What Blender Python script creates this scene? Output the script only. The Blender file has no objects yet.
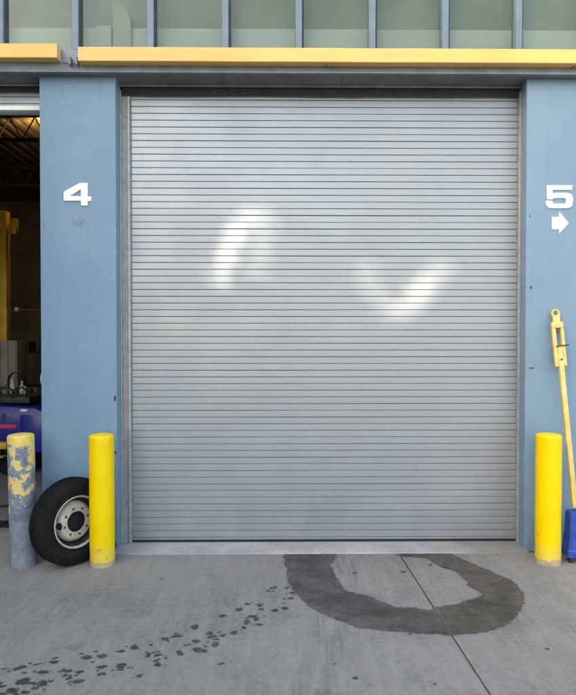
import bpy, bmesh, math, random
from mathutils import Vector, Matrix, noise
random.seed(7)
R = math.radians
scene = bpy.context.scene
# ------------------------------------------------------------------ camera
cam_data = bpy.data.cameras.new('camera')
cam = bpy.data.objects.new('camera', cam_data)
scene.collection.objects.link(cam)
cam_data.sensor_fit = 'HORIZONTAL'
cam_data.sensor_width = 36.0
cam_data.lens = 37.5
cam_data.clip_end = 2000
cam.location = (0.0, -5.459, 1.9387)
cam.rotation_euler = (math.pi / 2 - 0.0156, 0.0, -0.0107)
scene.camera = cam
# ------------------------------------------------------------------ sky and sun
SUN = Vector((-0.80, -0.45, 0.408)).normalized()          # towards the sun
world = bpy.data.worlds.new('World')
scene.world = world
world.use_nodes = True
wn = world.node_tree.nodes
sky = wn.new('ShaderNodeTexSky')
sky.sky_type = 'NISHITA'
sky.sun_disc = False
sky.sun_elevation = math.asin(SUN.z)
sky.sun_rotation = math.atan2(SUN.x, SUN.y)
sky.air_density = 1.0
sky.dust_density = 3.0
sky.ozone_density = 1.0
bg = wn['Background']
bg.inputs['Strength'].default_value = 0.15
world.node_tree.links.new(sky.outputs[0], bg.inputs['Color'])
sun_data = bpy.data.lights.new('sun', 'SUN')
sun_data.energy = 3.6
sun_data.angle = R(0.45)
sun_data.color = (1.0, 0.93, 0.80)
sun = bpy.data.objects.new('sun', sun_data)
scene.collection.objects.link(sun)
sun.rotation_euler = SUN.to_track_quat('Z', 'Y').to_euler()
sun.location = (-20, -20, 30)
vs = scene.view_settings
vs.view_transform = 'Standard'
vs.look = 'None'
vs.gamma = 1.0
vs.exposure = 2.48
vs.use_white_balance = True            # camera balanced for open shade
vs.white_balance_temperature = 8250
vs.white_balance_tint = 10
scene.cycles.max_bounces = 7
scene.cycles.diffuse_bounces = 4
scene.cycles.glossy_bounces = 3
scene.cycles.transparent_max_bounces = 8
scene.cycles.caustics_reflective = False
scene.cycles.caustics_refractive = False
scene.cycles.sample_clamp_indirect = 6.0
vs.use_curve_mapping = False
# ------------------------------------------------------------------ helpers
COL = scene.collection


def link(o, parent=None):
    COL.objects.link(o)
    if parent is not None:
        o.parent = parent
    return o


def obj(name, bm, mat, parent=None, smooth=False):
    me = bpy.data.meshes.new(name)
    bmesh.ops.recalc_face_normals(bm, faces=bm.faces[:])
    bm.to_mesh(me)
    bm.free()
    me.materials.append(mat)
    if smooth:
        for p in me.polygons:
            p.use_smooth = True
        try:
            me.set_sharp_from_angle(angle=R(38))
        except Exception:
            pass
    return link(bpy.data.objects.new(name, me), parent)


def tag(o, label, cat, group=None):
    o['label'] = label
    o['category'] = cat
    if group:
        o['group'] = group
    return o


def struct(o):
    o['kind'] = 'structure'
    return o


def empty(name, loc=(0, 0, 0)):
    o = bpy.data.objects.new(name, None)
    o.empty_display_size = 0.1
    o.location = loc
    return link(o)


def box(bm, x0, x1, y0, y1, z0, z1, bevel=0.0, seg=2):
    r = bmesh.ops.create_cube(bm, size=1.0)
    vv = r['verts']
    for v in vv:
        v.co = Vector(((x0 + x1) / 2 + v.co.x * (x1 - x0), (y0 + y1) / 2 + v.co.y * (y1 - y0), (z0 + z1) / 2 + v.co.z * (z1 - z0)))
    if bevel > 0:
        ee = list({e for v in vv for e in v.link_edges})
        bmesh.ops.bevel(bm, geom=ee, offset=bevel, segments=seg, profile=0.5, affect='EDGES')
    return bm


def bxo(name, mat, parent, x0, x1, y0, y1, z0, z1, bevel=0.0, seg=2):
    bm = bmesh.new()
    box(bm, x0, x1, y0, y1, z0, z1, bevel, seg)
    return obj(name, bm, mat, parent, smooth=bevel > 0)


def prism(bm, pts, z0, z1):
    """pts in xy, extruded in z"""
    a = [bm.verts.new((x, y, z0)) for x, y in pts]
    b = [bm.verts.new((x, y, z1)) for x, y in pts]
    n = len(pts)
    bm.faces.new(a[::-1])
    bm.faces.new(b)
    for i in range(n):
        bm.faces.new((a[i], a[(i + 1) % n], b[(i + 1) % n], b[i]))
    return bm


def lathe(bm, prof, n=48, axis='Z', close=False):
    """prof: list of (r, h)"""
    rings = []
    for r, h in prof:
        ring = []
        if r < 1e-6:
            v = bm.verts.new((0, 0, h))
            ring = [v] * n
        else:
            for i in range(n):
                a = 2 * math.pi * i / n
                ring.append(bm.verts.new((r * math.cos(a), r * math.sin(a), h)))
        rings.append(ring)
    if close:
        rings.append(rings[0])
    for k in range(len(rings) - 1):
        for i in range(n):
            q = [rings[k][i], rings[k][(i + 1) % n], rings[k + 1][(i + 1) % n], rings[k + 1][i]]
            u = []
            for v in q:
                if v not in u:
                    u.append(v)
            if len(u) > 2:
                try:
                    bm.faces.new(u)
                except ValueError:
                    pass
    return bm


def tube(bm, pts, r, n=10):
    pts = [Vector(p) for p in pts]
    rings = []
    for i, p in enumerate(pts):
        t = (pts[min(i + 1, len(pts) - 1)] - pts[max(i - 1, 0)]).normalized()
        a = t.cross(Vector((0.13, 0.21, 0.97)))
        if a.length < 1e-3:
            a = t.cross(Vector((1, 0, 0)))
        a.normalize()
        b = t.cross(a)
        rings.append([bm.verts.new(p + r * (math.cos(2 * math.pi * k / n) * a + math.sin(2 * math.pi * k / n) * b)) for k in range(n)])
    for j in range(len(rings) - 1):
        for k in range(n):
            bm.faces.new((rings[j][k], rings[j][(k + 1) % n], rings[j + 1][(k + 1) % n], rings[j + 1][k]))
    bm.faces.new(rings[0][::-1])
    bm.faces.new(rings[-1])
    return bm


# ------------------------------------------------------------------ materials
class NT:
    def __init__(self, name):
        self.m = bpy.data.materials.new(name)
        self.m.use_nodes = True
        self.t = self.m.node_tree
        self.n = self.t.nodes
        self.b = self.n['Principled BSDF']
        self.out = self.n['Material Output']
        g = self.n.new('ShaderNodeNewGeometry')
        self.pos = g.outputs['Position']
        self.obj = self.n.new('ShaderNodeTexCoord').outputs['Object']

    def l(self, a, b):
        self.t.links.new(a, b)

    def s(self, sock, v):
        if isinstance(v, (int, float, tuple, list)):
            sock.default_value = v
        else:
            self.l(v, sock)

    def math(self, op, a, b=0.0, c=None, clamp=False):
        n = self.n.new('ShaderNodeMath')
        n.operation = op
        n.use_clamp = clamp
        self.s(n.inputs[0], a)
        self.s(n.inputs[1], b)
        if c is not None:
            self.s(n.inputs[2], c)
        return n.outputs[0]

    def mapping(self, vec, scale=(1, 1, 1), loc=(0, 0, 0), rot=(0, 0, 0)):
        n = self.n.new('ShaderNodeMapping')
        self.l(vec, n.inputs['Vector'])
        n.inputs['Scale'].default_value = scale
        n.inputs['Location'].default_value = loc
        n.inputs['Rotation'].default_value = rot
        return n.outputs[0]

    def noise(self, vec, scale=5, detail=4, rough=0.55, dist=0.0):
        n = self.n.new('ShaderNodeTexNoise')
        self.l(vec, n.inputs['Vector'])
        n.inputs['Scale'].default_value = scale
        n.inputs['Detail'].default_value = detail
        n.inputs['Roughness'].default_value = rough
        n.inputs['Distortion'].default_value = dist
        return n.outputs['Fac']

    def vor(self, vec, scale=5, feature='F1'):
        n = self.n.new('ShaderNodeTexVoronoi')
        n.feature = feature
        self.l(vec, n.inputs['Vector'])
        n.inputs['Scale'].default_value = scale
        return n.outputs['Distance']

    def ramp(self, fac, a, b, lo=0.0, hi=1.0, smooth=True):
        n = self.n.new('ShaderNodeMapRange')
        n.interpolation_type = 'SMOOTHSTEP' if smooth else 'LINEAR'
        self.s(n.inputs['Value'], fac)
        n.inputs['From Min'].default_value = a
        n.inputs['From Max'].default_value = b
        n.inputs['To Min'].default_value = lo
        n.inputs['To Max'].default_value = hi
        return n.outputs['Result']

    def mix(self, fac, a, b, mode='MIX'):
        n = self.n.new('ShaderNodeMix')
        n.data_type = 'RGBA'
        n.blend_type = mode
        self.s(n.inputs[0], fac)
        for i, v in ((6, a), (7, b)):
            if isinstance(v, tuple) and len(v) == 3:
                v = v + (1.0,)
            self.s(n.inputs[i], v)
        return n.outputs[2]

    def sep(self, vec):
        n = self.n.new('ShaderNodeSeparateXYZ')
        self.l(vec, n.inputs[0])
        return n.outputs

    def bump(self, h, strength=0.3, dist=0.01):
        n = self.n.new('ShaderNodeBump')
        n.inputs['Strength'].default_value = strength
        n.inputs['Distance'].default_value = dist
        self.l(h, n.inputs['Height'])
        self.l(n.outputs[0], self.b.inputs['Normal'])
        return n

    def done(self, col=None, rough=None, metal=None, spec=None):
        if col is not None:
            self.s(self.b.inputs['Base Color'], col + (1.0,) if isinstance(col, tuple) and len(col) == 3 else col)
        if rough is not None:
            self.s(self.b.inputs['Roughness'], rough)
        if metal is not None:
            self.s(self.b.inputs['Metallic'], metal)
        if spec is not None:
            self.s(self.b.inputs['Specular IOR Level'], spec)
        return self.m


def plain(name, col, rough=0.5, metal=0.0, var=0.12, scale=9.0, bump=0.0, spec=None, world=True):
    t = NT(name)
    v = t.pos if world else t.obj
    f = t.noise(v, scale, 5, 0.6)
    lo = tuple(c * (1 - var) for c in col)
    hi = tuple(min(1, c * (1 + var)) for c in col)
    c = t.mix(t.ramp(f, 0.3, 0.7), lo, hi)
    if bump > 0:
        t.bump(t.noise(v, scale * 6, 3), bump, 0.004)
    return t.done(c, t.ramp(t.noise(v, scale * 2.3, 3), 0.3, 0.7, rough * 0.85, min(1, rough * 1.15)), metal, spec)


def concrete(name, wet=False):
    t = NT(name)
    p = t.pos
    big = t.noise(p, 0.55, 4, 0.6, 0.4)
    mid = t.noise(p, 2.6, 6, 0.65, 0.6)
    fine = t.noise(p, 30, 6, 0.8)
    grit = t.noise(p, 120, 3, 0.75)
    c = t.mix(t.ramp(big, 0.3, 0.7), (0.186, 0.179, 0.171), (0.246, 0.236, 0.223))
    # broomed, worn streaks running away from the door
    st = t.noise(t.mapping(p, (7.0, 0.7, 1.0), rot=(0, 0, R(12))), 2.2, 6, 0.7, 0.3)
    c = t.mix(t.ramp(st, 0.40, 0.70, 0.0, 0.6), c, (0.315, 0.300, 0.280))
    st2 = t.noise(t.mapping(p, (0.8, 6.0, 1.0), rot=(0, 0, R(-8))), 3.0, 5, 0.7)
    c = t.mix(t.ramp(st2, 0.52, 0.8, 0.0, 0.5), c, (0.118, 0.114, 0.110))
    c = t.mix(t.ramp(mid, 0.46, 0.72, 0.0, 0.5), c, (0.122, 0.118, 0.113))
    c = t.mix(t.ramp(fine, 0.40, 0.68, 0.0, 0.5), c, (0.335, 0.322, 0.303))
    c = t.mix(t.ramp(grit, 0.55, 0.68, 0.0, 0.5), c, (0.085, 0.084, 0.082))
    bl = t.noise(p, 5.5, 7, 0.75, 1.0)
    c = t.mix(t.ramp(bl, 0.56, 0.65, 0.0, 0.34), c, (0.098, 0.095, 0.092))
    pa = t.noise(t.mapping(p, loc=(7, 3, 0)), 1.4, 6, 0.7, 0.6)
    c = t.mix(t.ramp(pa, 0.48, 0.68, 0.0, 0.36), c, (0.300, 0.284, 0.262))
    # small dark specks of oil
    sp = t.vor(p, 3.1)
    spn = t.math('ADD', sp, t.math('MULTIPLY', t.noise(p, 30, 3), 0.06))
    c = t.mix(t.ramp(spn, 0.03, 0.055, 0.6, 0.0), c, (0.045, 0.045, 0.045))
    xyz = t.sep(p)
    # sandy dirt towards the right-hand pier
    dirt = t.math('MULTIPLY', t.ramp(xyz[0], 1.3, 2.8), t.ramp(t.noise(p, 1.7, 5, 0.6), 0.35, 0.65))
    c = t.mix(t.math('MULTIPLY', dirt, 0.55), c, (0.36, 0.325, 0.265))
    dl = t.math('MULTIPLY', t.ramp(t.math('ADD', xyz[1], t.math('MULTIPLY', mid, 0.7)), -0.75, 0.25), t.ramp(xyz[0], 0.2, -1.2))
    c = t.mix(t.math('MULTIPLY', dl, 0.45), c, (0.36, 0.338, 0.30))
    # tyre tracks in front of the door
    u = t.math('SUBTRACT', xyz[0], t.math('ADD', 0.65, t.math('MULTIPLY', xyz[1], 0.215)))
    for off in (-0.085, 0.065):
        d = t.math('ABSOLUTE', t.math('SUBTRACT', u, off))
        msk = t.math('MULTIPLY', t.ramp(d, 0.02, 0.075, 1.0, 0.0),
                     t.ramp(t.noise(t.mapping(p, (10, 0.45, 1), rot=(0, 0, R(-12))), 2.4, 7, 0.75), 0.36, 0.72))
        c = t.mix(t.math('MULTIPLY', msk, 0.5), c, (0.095, 0.093, 0.09))
    lt = t.math('MULTIPLY', t.ramp(t.math('ABSOLUTE', t.math('ADD', u, 0.01)), 0.02, 0.22, 1.0, 0.0), t.ramp(t.noise(t.mapping(p, (22, 0.9, 1), rot=(0, 0, R(-12))), 1.8, 5, 0.7), 0.52, 0.66))
    c = t.mix(t.math('MULTIPLY', lt, 0.5), c, (0.34, 0.325, 0.305))
    # thin scratch lines
    sc = t.noise(t.mapping(p, (1.0, 26.0, 1.0), rot=(0, 0, R(38))), 1.9, 3, 0.6, 0.8)
    c = t.mix(t.ramp(sc, 0.66, 0.74, 0.0, 0.45), c, (0.37, 0.36, 0.345))
    h = t.math('ADD', t.math('MULTIPLY', fine, 0.6), t.math('MULTIPLY', grit, 0.35))
    t.bump(h, 0.5, 0.004)
    if not wet:
        return t.done(c, t.ramp(mid, 0.3, 0.7, 0.78, 0.93), 0.0, 0.3)
    a = t.n.new('ShaderNodeAttribute')
    a.attribute_name = 'edge'
    d = t.math('ADD', a.outputs['Fac'], t.math('MULTIPLY', t.math('SUBTRACT', t.noise(p, 11, 9, 0.86), 0.5), 0.17))
    msk = t.ramp(d, 0.010, 0.044)
    dn = t.math('ADD', t.math('MULTIPLY', t.noise(t.mapping(p, (1.0, 1.8, 1)), 3.4, 7, 0.72, 0.5), 1.0), t.math('MULTIPLY', a.outputs['Fac'], -0.5))
    dp = t.n.new('ShaderNodeAttribute')
    dp.attribute_name = 'deep'
    depth = t.math('MULTIPLY', t.ramp(dn, 0.22, 0.64, 0.16, 0.43), t.ramp(dp.outputs['Fac'], 0, 1, 1.0, 0.72))
    warm = t.mix(t.ramp(xyz[0], 0.5, 1.5), (1.02, 1.0, 0.98), (1.14, 1.03, 0.88))
    dc = t.n.new('ShaderNodeCombineColor')
    for i in range(3):
        t.l(depth, dc.inputs[i])
    cw = t.mix(1.0, t.mix(1.0, c, dc.outputs[0], 'MULTIPLY'), warm, 'MULTIPLY')
    dry = t.ramp(t.noise(t.mapping(p, (2.0, 3.4, 1)), 5.0, 8, 0.8, 0.4), 0.54, 0.66, 0.0, 0.8)
    rim = t.ramp(a.outputs['Fac'], 0.03, 0.22, 1.0, 0.35)
    msk = t.math('MULTIPLY', msk, t.math('SUBTRACT', 1.0, t.math('MULTIPLY', dry, rim)))
    t.done(cw, t.ramp(mid, 0.3, 0.7, 0.42, 0.68), 0.0, 0.4)
    tr = t.n.new('ShaderNodeBsdfTransparent')
    mx = t.n.new('ShaderNodeMixShader')
    t.l(msk, mx.inputs[0])
    t.l(tr.outputs[0], mx.inputs[1])
    t.l(t.b.outputs[0], mx.inputs[2])
    t.l(mx.outputs[0], t.out.inputs['Surface'])
    return t.m


def pier_paint():
    t = NT('blue_pier_paint')
    p = t.pos
    c = t.mix(t.ramp(t.noise(p, 1.3, 4, 0.6), 0.3, 0.7), (0.146, 0.258, 0.374), (0.170, 0.286, 0.404))
    c = t.mix(t.ramp(t.noise(p, 24, 5, 0.7), 0.4, 0.75, 0, 0.30), c, (0.196, 0.306, 0.418))
    # vertical dirt runs and scuffs
    run = t.noise(t.mapping(p, (9, 9, 0.5)), 2.5, 5, 0.7)
    c = t.mix(t.ramp(run, 0.52, 0.74, 0, 0.34), c, (0.117, 0.183, 0.250))
    sc = t.noise(t.mapping(p, (1.0, 1.0, 16.0)), 2.2, 4, 0.7, 0.5)
    c = t.mix(t.ramp(sc, 0.68, 0.74, 0, 0.28), c, (0.265, 0.335, 0.405))
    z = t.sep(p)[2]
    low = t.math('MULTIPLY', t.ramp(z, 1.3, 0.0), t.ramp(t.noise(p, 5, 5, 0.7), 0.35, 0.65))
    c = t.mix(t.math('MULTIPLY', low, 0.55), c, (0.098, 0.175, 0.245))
    # patched areas painted over with a roller, hairline scratches, splashed dirt near the ground
    pt = t.ramp(t.noise(t.mapping(p, (1.6, 1.6, 0.9), loc=(4, 0, 1)), 1.5, 2, 0.4, 0.3), 0.50, 0.53)
    c = t.mix(t.math('MULTIPLY', pt, 0.14), c, (0.205, 0.318, 0.440))
    hs = t.noise(t.mapping(p, (1.2, 1.2, 40.0), rot=(0, R(14), 0)), 1.3, 3, 0.6, 1.2)
    c = t.mix(t.ramp(hs, 0.70, 0.73, 0, 0.45), c, (0.10, 0.15, 0.20))
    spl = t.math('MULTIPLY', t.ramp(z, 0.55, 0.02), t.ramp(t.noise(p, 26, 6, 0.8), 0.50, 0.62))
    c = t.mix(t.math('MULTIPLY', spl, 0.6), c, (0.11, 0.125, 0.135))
    chip = t.noise(p, 17, 4, 0.7)
    c = t.mix(t.ramp(chip, 0.735, 0.755, 0, 0.7), c, (0.22, 0.19, 0.16))
    t.bump(t.math('ADD', t.noise(p, 75, 5, 0.65), t.math('MULTIPLY', t.noise(p, 5, 3), 1.2)), 0.42, 0.006)
    return t.done(c, t.ramp(t.noise(p, 9, 3), 0.3, 0.7, 0.42, 0.6), 0.0, 0.45)


def bollard_paint(name, worn=False, base_h=0.07):
    t = NT(name)
    p = t.obj
    z = t.sep(p)[2]
    n1 = t.noise(p, 7, 6, 0.68, 0.5)
    y = t.mix(t.ramp(t.noise(p, 4, 4, 0.6), 0.3, 0.7), (0.88, 0.590, 0.003), (0.94, 0.655, 0.005))
    if not worn:
        y = t.mix(t.ramp(t.noise(t.mapping(p, (10, 10, 1.2)), 3, 5, 0.7), 0.6, 0.8, 0, 0.28), y, (0.60, 0.42, 0.03))
        low = t.math('ADD', z, t.math('MULTIPLY', t.math('SUBTRACT', n1, 0.5), 0.30))
        y = t.mix(t.ramp(low, base_h * 4.2, base_h * 1.0, 0, 0.55), y, (0.62, 0.50, 0.13))
        y = t.mix(t.ramp(t.math('ADD', z, t.math('MULTIPLY', t.math('SUBTRACT', t.noise(p, 12, 6, 0.8), 0.5), 0.10)), base_h, base_h * 0.85), y, (0.43, 0.37, 0.24))
        mk = t.math('MULTIPLY', t.ramp(t.noise(p, 13, 6, 0.75), 0.57, 0.64), t.ramp(z, 0.50, 0.15))
        y = t.mix(t.math('MULTIPLY', mk, 0.5), y, (0.20, 0.17, 0.08))
        br = t.noise(t.mapping(p, (30, 30, 1.4)), 2.0, 4, 0.6)
        y = t.mix(t.ramp(br, 0.5, 0.75, 0, 0.22), y, (0.74, 0.47, 0.01))
        sc = t.noise(t.mapping(p, (3, 3, 22), rot=(R(8), 0, 0)), 2.0, 4, 0.65, 0.6)
        scm = t.math('MULTIPLY', t.ramp(sc, 0.66, 0.70), t.ramp(z, 0.75, 0.35))
        y = t.mix(t.math('MULTIPLY', scm, 0.6), y, (0.33, 0.26, 0.09))
        t.bump(t.math('ADD', t.noise(p, 40, 4), t.math('MULTIPLY', br, 0.8)), 0.22, 0.004)
        return t.done(y, t.ramp(n1, 0.3, 0.7, 0.36, 0.52), 0.0, 0.4)
    y = t.mix(t.ramp(n1, 0.3, 0.7), (0.72, 0.50, 0.10), (0.82, 0.62, 0.19))
    g = t.mix(t.ramp(t.noise(p, 14, 6, 0.7), 0.3, 0.7), (0.115, 0.145, 0.195), (0.25, 0.285, 0.335))
    g = t.mix(t.ramp(t.noise(p, 45, 4, 0.8), 0.60, 0.70, 0, 0.75), g, (0.50, 0.49, 0.42))
    g = t.mix(t.ramp(t.noise(p, 30, 4, 0.8), 0.64, 0.70, 0, 0.7), g, (0.09, 0.08, 0.08))
    # flaked coat: bare low down, almost whole at the top
    flk = t.math('ADD', t.noise(p, 5.2, 8, 0.74, 0.3), t.math('MULTIPLY', t.ramp(z, 0.10, 1.05, -0.135, 0.075, smooth=False), 1.0))
    keep = t.ramp(flk, 0.500, 0.515)
    edge = t.math('MULTIPLY', keep, t.ramp(flk, 0.565, 0.515))
    y = t.mix(t.math('MULTIPLY', edge, 0.55), y, (0.66, 0.62, 0.46))
    c = t.mix(keep, g, y)
    t.bump(t.math('ADD', t.math('MULTIPLY', keep, 1.0), t.math('MULTIPLY', t.noise(p, 50, 4), 0.4)), 0.5, 0.003)
    return t.done(c, t.ramp(keep, 0, 1, 0.75, 0.5), 0.0, 0.35)


def slat_paint():
    t = NT('grey_slat_steel')
    p = t.pos
    c = t.mix(t.ramp(t.noise(p, 1.1, 4, 0.6), 0.3, 0.7), (0.302, 0.340, 0.388), (0.324, 0.360, 0.406))
    c = t.mix(t.ramp(t.noise(t.mapping(p, (0.5, 1, 16)), 4, 5, 0.7), 0.5, 0.8, 0, 0.20), c, (0.27, 0.29, 0.315))
    run = t.noise(t.mapping(p, (16, 1, 0.5)), 2.2, 5, 0.65)
    c = t.mix(t.ramp(run, 0.58, 0.8, 0, 0.18), c, (0.255, 0.262, 0.27))
    c = t.mix(t.ramp(t.noise(p, 70, 3, 0.7), 0.62, 0.75, 0, 0.18), c, (0.46, 0.48, 0.50))
    z = t.sep(p)[2]
    gz = t.math('ADD', z, t.math('MULTIPLY', t.noise(t.mapping(p, (4, 1, 2)), 1.7, 8, 0.8), -0.9))
    c = t.mix(t.ramp(gz, 0.10, -0.50, 0, 0.28), c, (0.155, 0.165, 0.18))
    scr = t.noise(t.mapping(p, (1.0, 1, 24.0), rot=(0, R(-20), 0)), 1.4, 3, 0.6, 1.4)
    c = t.mix(t.ramp(scr, 0.72, 0.75, 0, 0.4), c, (0.20, 0.22, 0.24))
    dust = t.noise(p, 0.8, 5, 0.65, 0.8)
    c = t.mix(t.ramp(dust, 0.5, 0.75, 0, 0.25), c, (0.375, 0.362, 0.345))
    t.bump(t.noise(t.mapping(p, (0.9, 1, 5)), 1.8, 3), 0.06, 0.008)
    return t.done(c, t.ramp(t.noise(p, 3, 4), 0.3, 0.7, 0.32, 0.42), 0.32, 0.5)


M = {}
M['concrete'] = concrete('concrete_apron')
M['wet'] = concrete('wet_concrete', wet=True)
M['pier'] = pier_paint()
M['slat'] = slat_paint()
M['guide'] = plain('galvanised_guide', (0.375, 0.39, 0.40), 0.5, 0.2, 0.15, 14)
M['guide_blue'] = plain('blue_grey_trim', (0.20, 0.30, 0.40), 0.45, 0.0, 0.12, 10)
M['rubber'] = plain('black_rubber', (0.012, 0.012, 0.013), 0.7, 0.0, 0.2, 20)
M['seal'] = plain('grimy_brush_seal', (0.035, 0.035, 0.034), 0.9, 0.0, 0.35, 40)
M['soffit'] = plain('dark_soffit_paint', (0.165, 0.172, 0.165), 0.6, 0.0, 0.22, 3)
M['fascia'] = plain('grey_blue_fascia', (0.185, 0.22, 0.255), 0.5, 0.0, 0.18, 6)
M['facade'] = plain('blue_wall_paint', (0.24, 0.36, 0.48), 0.6, 0.0, 0.1, 2)
M['mullion'] = plain('blue_mullion', (0.135, 0.205, 0.275), 0.4, 0.0, 0.1, 6)
M['mullion_dark'] = plain('dark_gasket', (0.03, 0.04, 0.05), 0.6)
M['yellow'] = bollard_paint('yellow_bollard_paint', False, 0.05)
M['worn'] = bollard_paint('flaking_bollard_paint', True)
M['white'] = plain('white_vinyl', (0.80, 0.80, 0.79), 0.45, 0.0, 0.04, 12)
M['reflect_low'] = plain('pane_reflection_pale', (0.44, 0.44, 0.43), 0.8, 0.0, 0.08, 1.5)  # brighter reflection low in the panes, put into a backing colour
M['reflect_high'] = plain('pane_reflection_green', (0.235, 0.240, 0.200), 0.8, 0.0, 0.16, 1.2)  # darker green reflection higher in the panes, as a backing colour
M['reflect_plank'] = plain('plank_reflection_grey', (0.31, 0.315, 0.28), 0.8, 0.0, 0.08, 2)  # plank-like reflection in one pane, painted as a solid shape
M['reflect_block'] = plain('block_reflection_grey', (0.37, 0.365, 0.355), 0.8, 0.0, 0.08, 2)  # darker block of that same reflection
M['tyre'] = plain('tyre_rubber', (0.0075, 0.0077, 0.0082), 0.8, 0.0, 0.4, 13, 0.2, 0.22, world=False)
M['floor_in'] = plain('workshop_floor', (0.20, 0.19, 0.19), 0.5, 0.0, 0.25, 1.5, 0.1)
M['wall_in'] = plain('workshop_wall', (0.19, 0.17, 0.145), 0.8, 0.0, 0.25, 1.2)
M['deck'] = plain('steel_roof_deck', (0.16, 0.145, 0.12), 0.34, 0.6, 0.2, 3)
M['yellow_post'] = plain('yellow_post_paint', (0.62, 0.36, 0.015), 0.45, 0.0, 0.2, 6)
M['beige'] = plain('beige_locker_paint', (0.24, 0.21, 0.165), 0.6, 0.0, 0.15, 5)
M['dark'] = plain('dark_goods', (0.022, 0.022, 0.028), 0.6, 0.0, 0.3, 10)
M['navy'] = plain('blue_vehicle_paint', (0.004, 0.013, 0.22), 0.3, 0.0, 0.1, 3, 0.0, 0.6)
M['red'] = plain('red_stripe', (0.72, 0.03, 0.12), 0.4, 0.0, 0.05, 8)
M['rim_grey'] = plain('rim_lip_paint', (0.42, 0.41, 0.39), 0.4, 0.0, 0.3, 18, 0.1, world=False)
M['rust'] = plain('rust_brown', (0.11, 0.062, 0.036), 0.85, 0.0, 0.4, 50)
M['drain'] = plain('black_drain_grate', (0.014, 0.014, 0.015), 0.6)
M['sill'] = None


def disc_paint():
    t = NT('wheel_disc_paint')
    p = t.obj
    c = t.mix(t.ramp(t.noise(p, 9, 5, 0.7), 0.3, 0.7), (0.34, 0.315, 0.285), (0.52, 0.495, 0.46))
    c = t.mix(t.ramp(t.noise(p, 24, 6, 0.75), 0.57, 0.68, 0, 0.75), c, (0.20, 0.125, 0.08))
    c = t.mix(t.ramp(t.noise(t.mapping(p, loc=(3, 1, 2)), 12, 6, 0.75), 0.6, 0.68, 0, 0.6), c, (0.09, 0.085, 0.08))
    return t.done(c, 0.6, 0.0, 0.4)


def sill_mat():
    t = NT('pale_threshold_concrete')
    p = t.pos
    c = t.mix(t.ramp(t.noise(p, 2.2, 6, 0.65), 0.3, 0.7), (0.36, 0.36, 0.355), (0.53, 0.53, 0.52))
    c = t.mix(t.ramp(t.noise(t.mapping(p, (3, 9, 1)), 5, 6, 0.75), 0.50, 0.68, 0, 0.6), c, (0.17, 0.165, 0.16))
    x = t.sep(p)[0]
    c = t.mix(t.math('MULTIPLY', t.ramp(t.math('ADD', x, t.noise(p, 3, 4)), 1.6, 2.5), 0.7), c, (0.21, 0.20, 0.18))
    c = t.mix(t.ramp(t.noise(p, 90, 3, 0.7), 0.6, 0.72, 0, 0.3), c, (0.12, 0.12, 0.12))
    t.bump(t.noise(p, 60, 5, 0.7), 0.3, 0.004)
    return t.done(c, 0.85, 0.0, 0.3)


def bar_paint():
    t = NT('faded_yellow_bar_paint')
    p = t.pos
    c = t.mix(t.ramp(t.noise(t.mapping(p, (1, 1, 6)), 2, 5, 0.6), 0.3, 0.7), (0.80, 0.475, 0.150), (0.86, 0.535, 0.195))
    c = t.mix(t.ramp(t.noise(t.mapping(p, (6, 1, 1)), 9, 5, 0.75), 0.66, 0.74, 0, 0.4), c, (0.45, 0.30, 0.10))
    return t.done(c, 0.5, 0.0, 0.4)


def tow_paint():
    t = NT('chipped_yellow_tow_bar')
    p = t.pos
    c = t.mix(t.ramp(t.noise(p, 11, 5, 0.7), 0.3, 0.7), (0.60, 0.46, 0.13), (0.74, 0.60, 0.24))
    c = t.mix(t.ramp(t.noise(p, 30, 6, 0.75), 0.60, 0.68, 0, 0.8), c, (0.20, 0.15, 0.07))
    return t.done(c, 0.5, 0.0, 0.4)


def ghost_mat():
    t = NT('arrow_residue')
    p = t.pos
    t.done(t.mix(t.ramp(t.noise(p, 30, 4), 0.3, 0.7), (0.235, 0.275, 0.40), (0.40, 0.45, 0.55)), 0.7, 0.0, 0.3)
    tr = t.n.new('ShaderNodeBsdfTransparent')
    mx = t.n.new('ShaderNodeMixShader')
    t.l(t.ramp(t.noise(p, 42, 5, 0.7), 0.42, 0.62, 0.05, 0.8), mx.inputs[0])
    t.l(tr.outputs[0], mx.inputs[1])
    t.l(t.b.outputs[0], mx.inputs[2])
    t.l(mx.outputs[0], t.out.inputs['Surface'])
    return t.m


def glass_mat():
    t = NT('window_glass')
    g = t.n.new('ShaderNodeBsdfGlossy')
    g.inputs['Roughness'].default_value = 0.04
    g.inputs['Color'].default_value = (0.9, 0.95, 0.95, 1)
    tr = t.n.new('ShaderNodeBsdfTransparent')
    tr.inputs['Color'].default_value = (0.86, 0.92, 0.89, 1)
    fr = t.n.new('ShaderNodeFresnel')
    fr.inputs['IOR'].default_value = 1.5
    mx = t.n.new('ShaderNodeMixShader')
    t.l(t.math('MULTIPLY', fr.outputs[0], 0.5), mx.inputs[0])
    t.l(tr.outputs[0], mx.inputs[1])
    t.l(g.outputs[0], mx.inputs[2])
    t.l(mx.outputs[0], t.out.inputs['Surface'])
    return t.m


M['disc'] = disc_paint()
M['sill'] = sill_mat()
M['bar'] = bar_paint()
M['tow'] = tow_paint()
M['ghost'] = ghost_mat()
M['glass'] = glass_mat()

# ------------------------------------------------------------------ ground
bm = bmesh.new()
S = 400
vs_ = [bm.verts.new(p) for p in ((-S, -S, 0), (S, -S, 0), (S, S, 0), (-S, S, 0))]
bm.faces.new(vs_)
ground = struct(obj('ground', bm, M['concrete']))
ground.location.z = -0.03


def jagged(x, y, a, s=22.0):
    return a * (noise.noise(Vector((x * s, y * s, 1.7))) + 0.5 * noise.noise(Vector((x * s * 3, y * s * 3, 5.1))))


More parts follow.
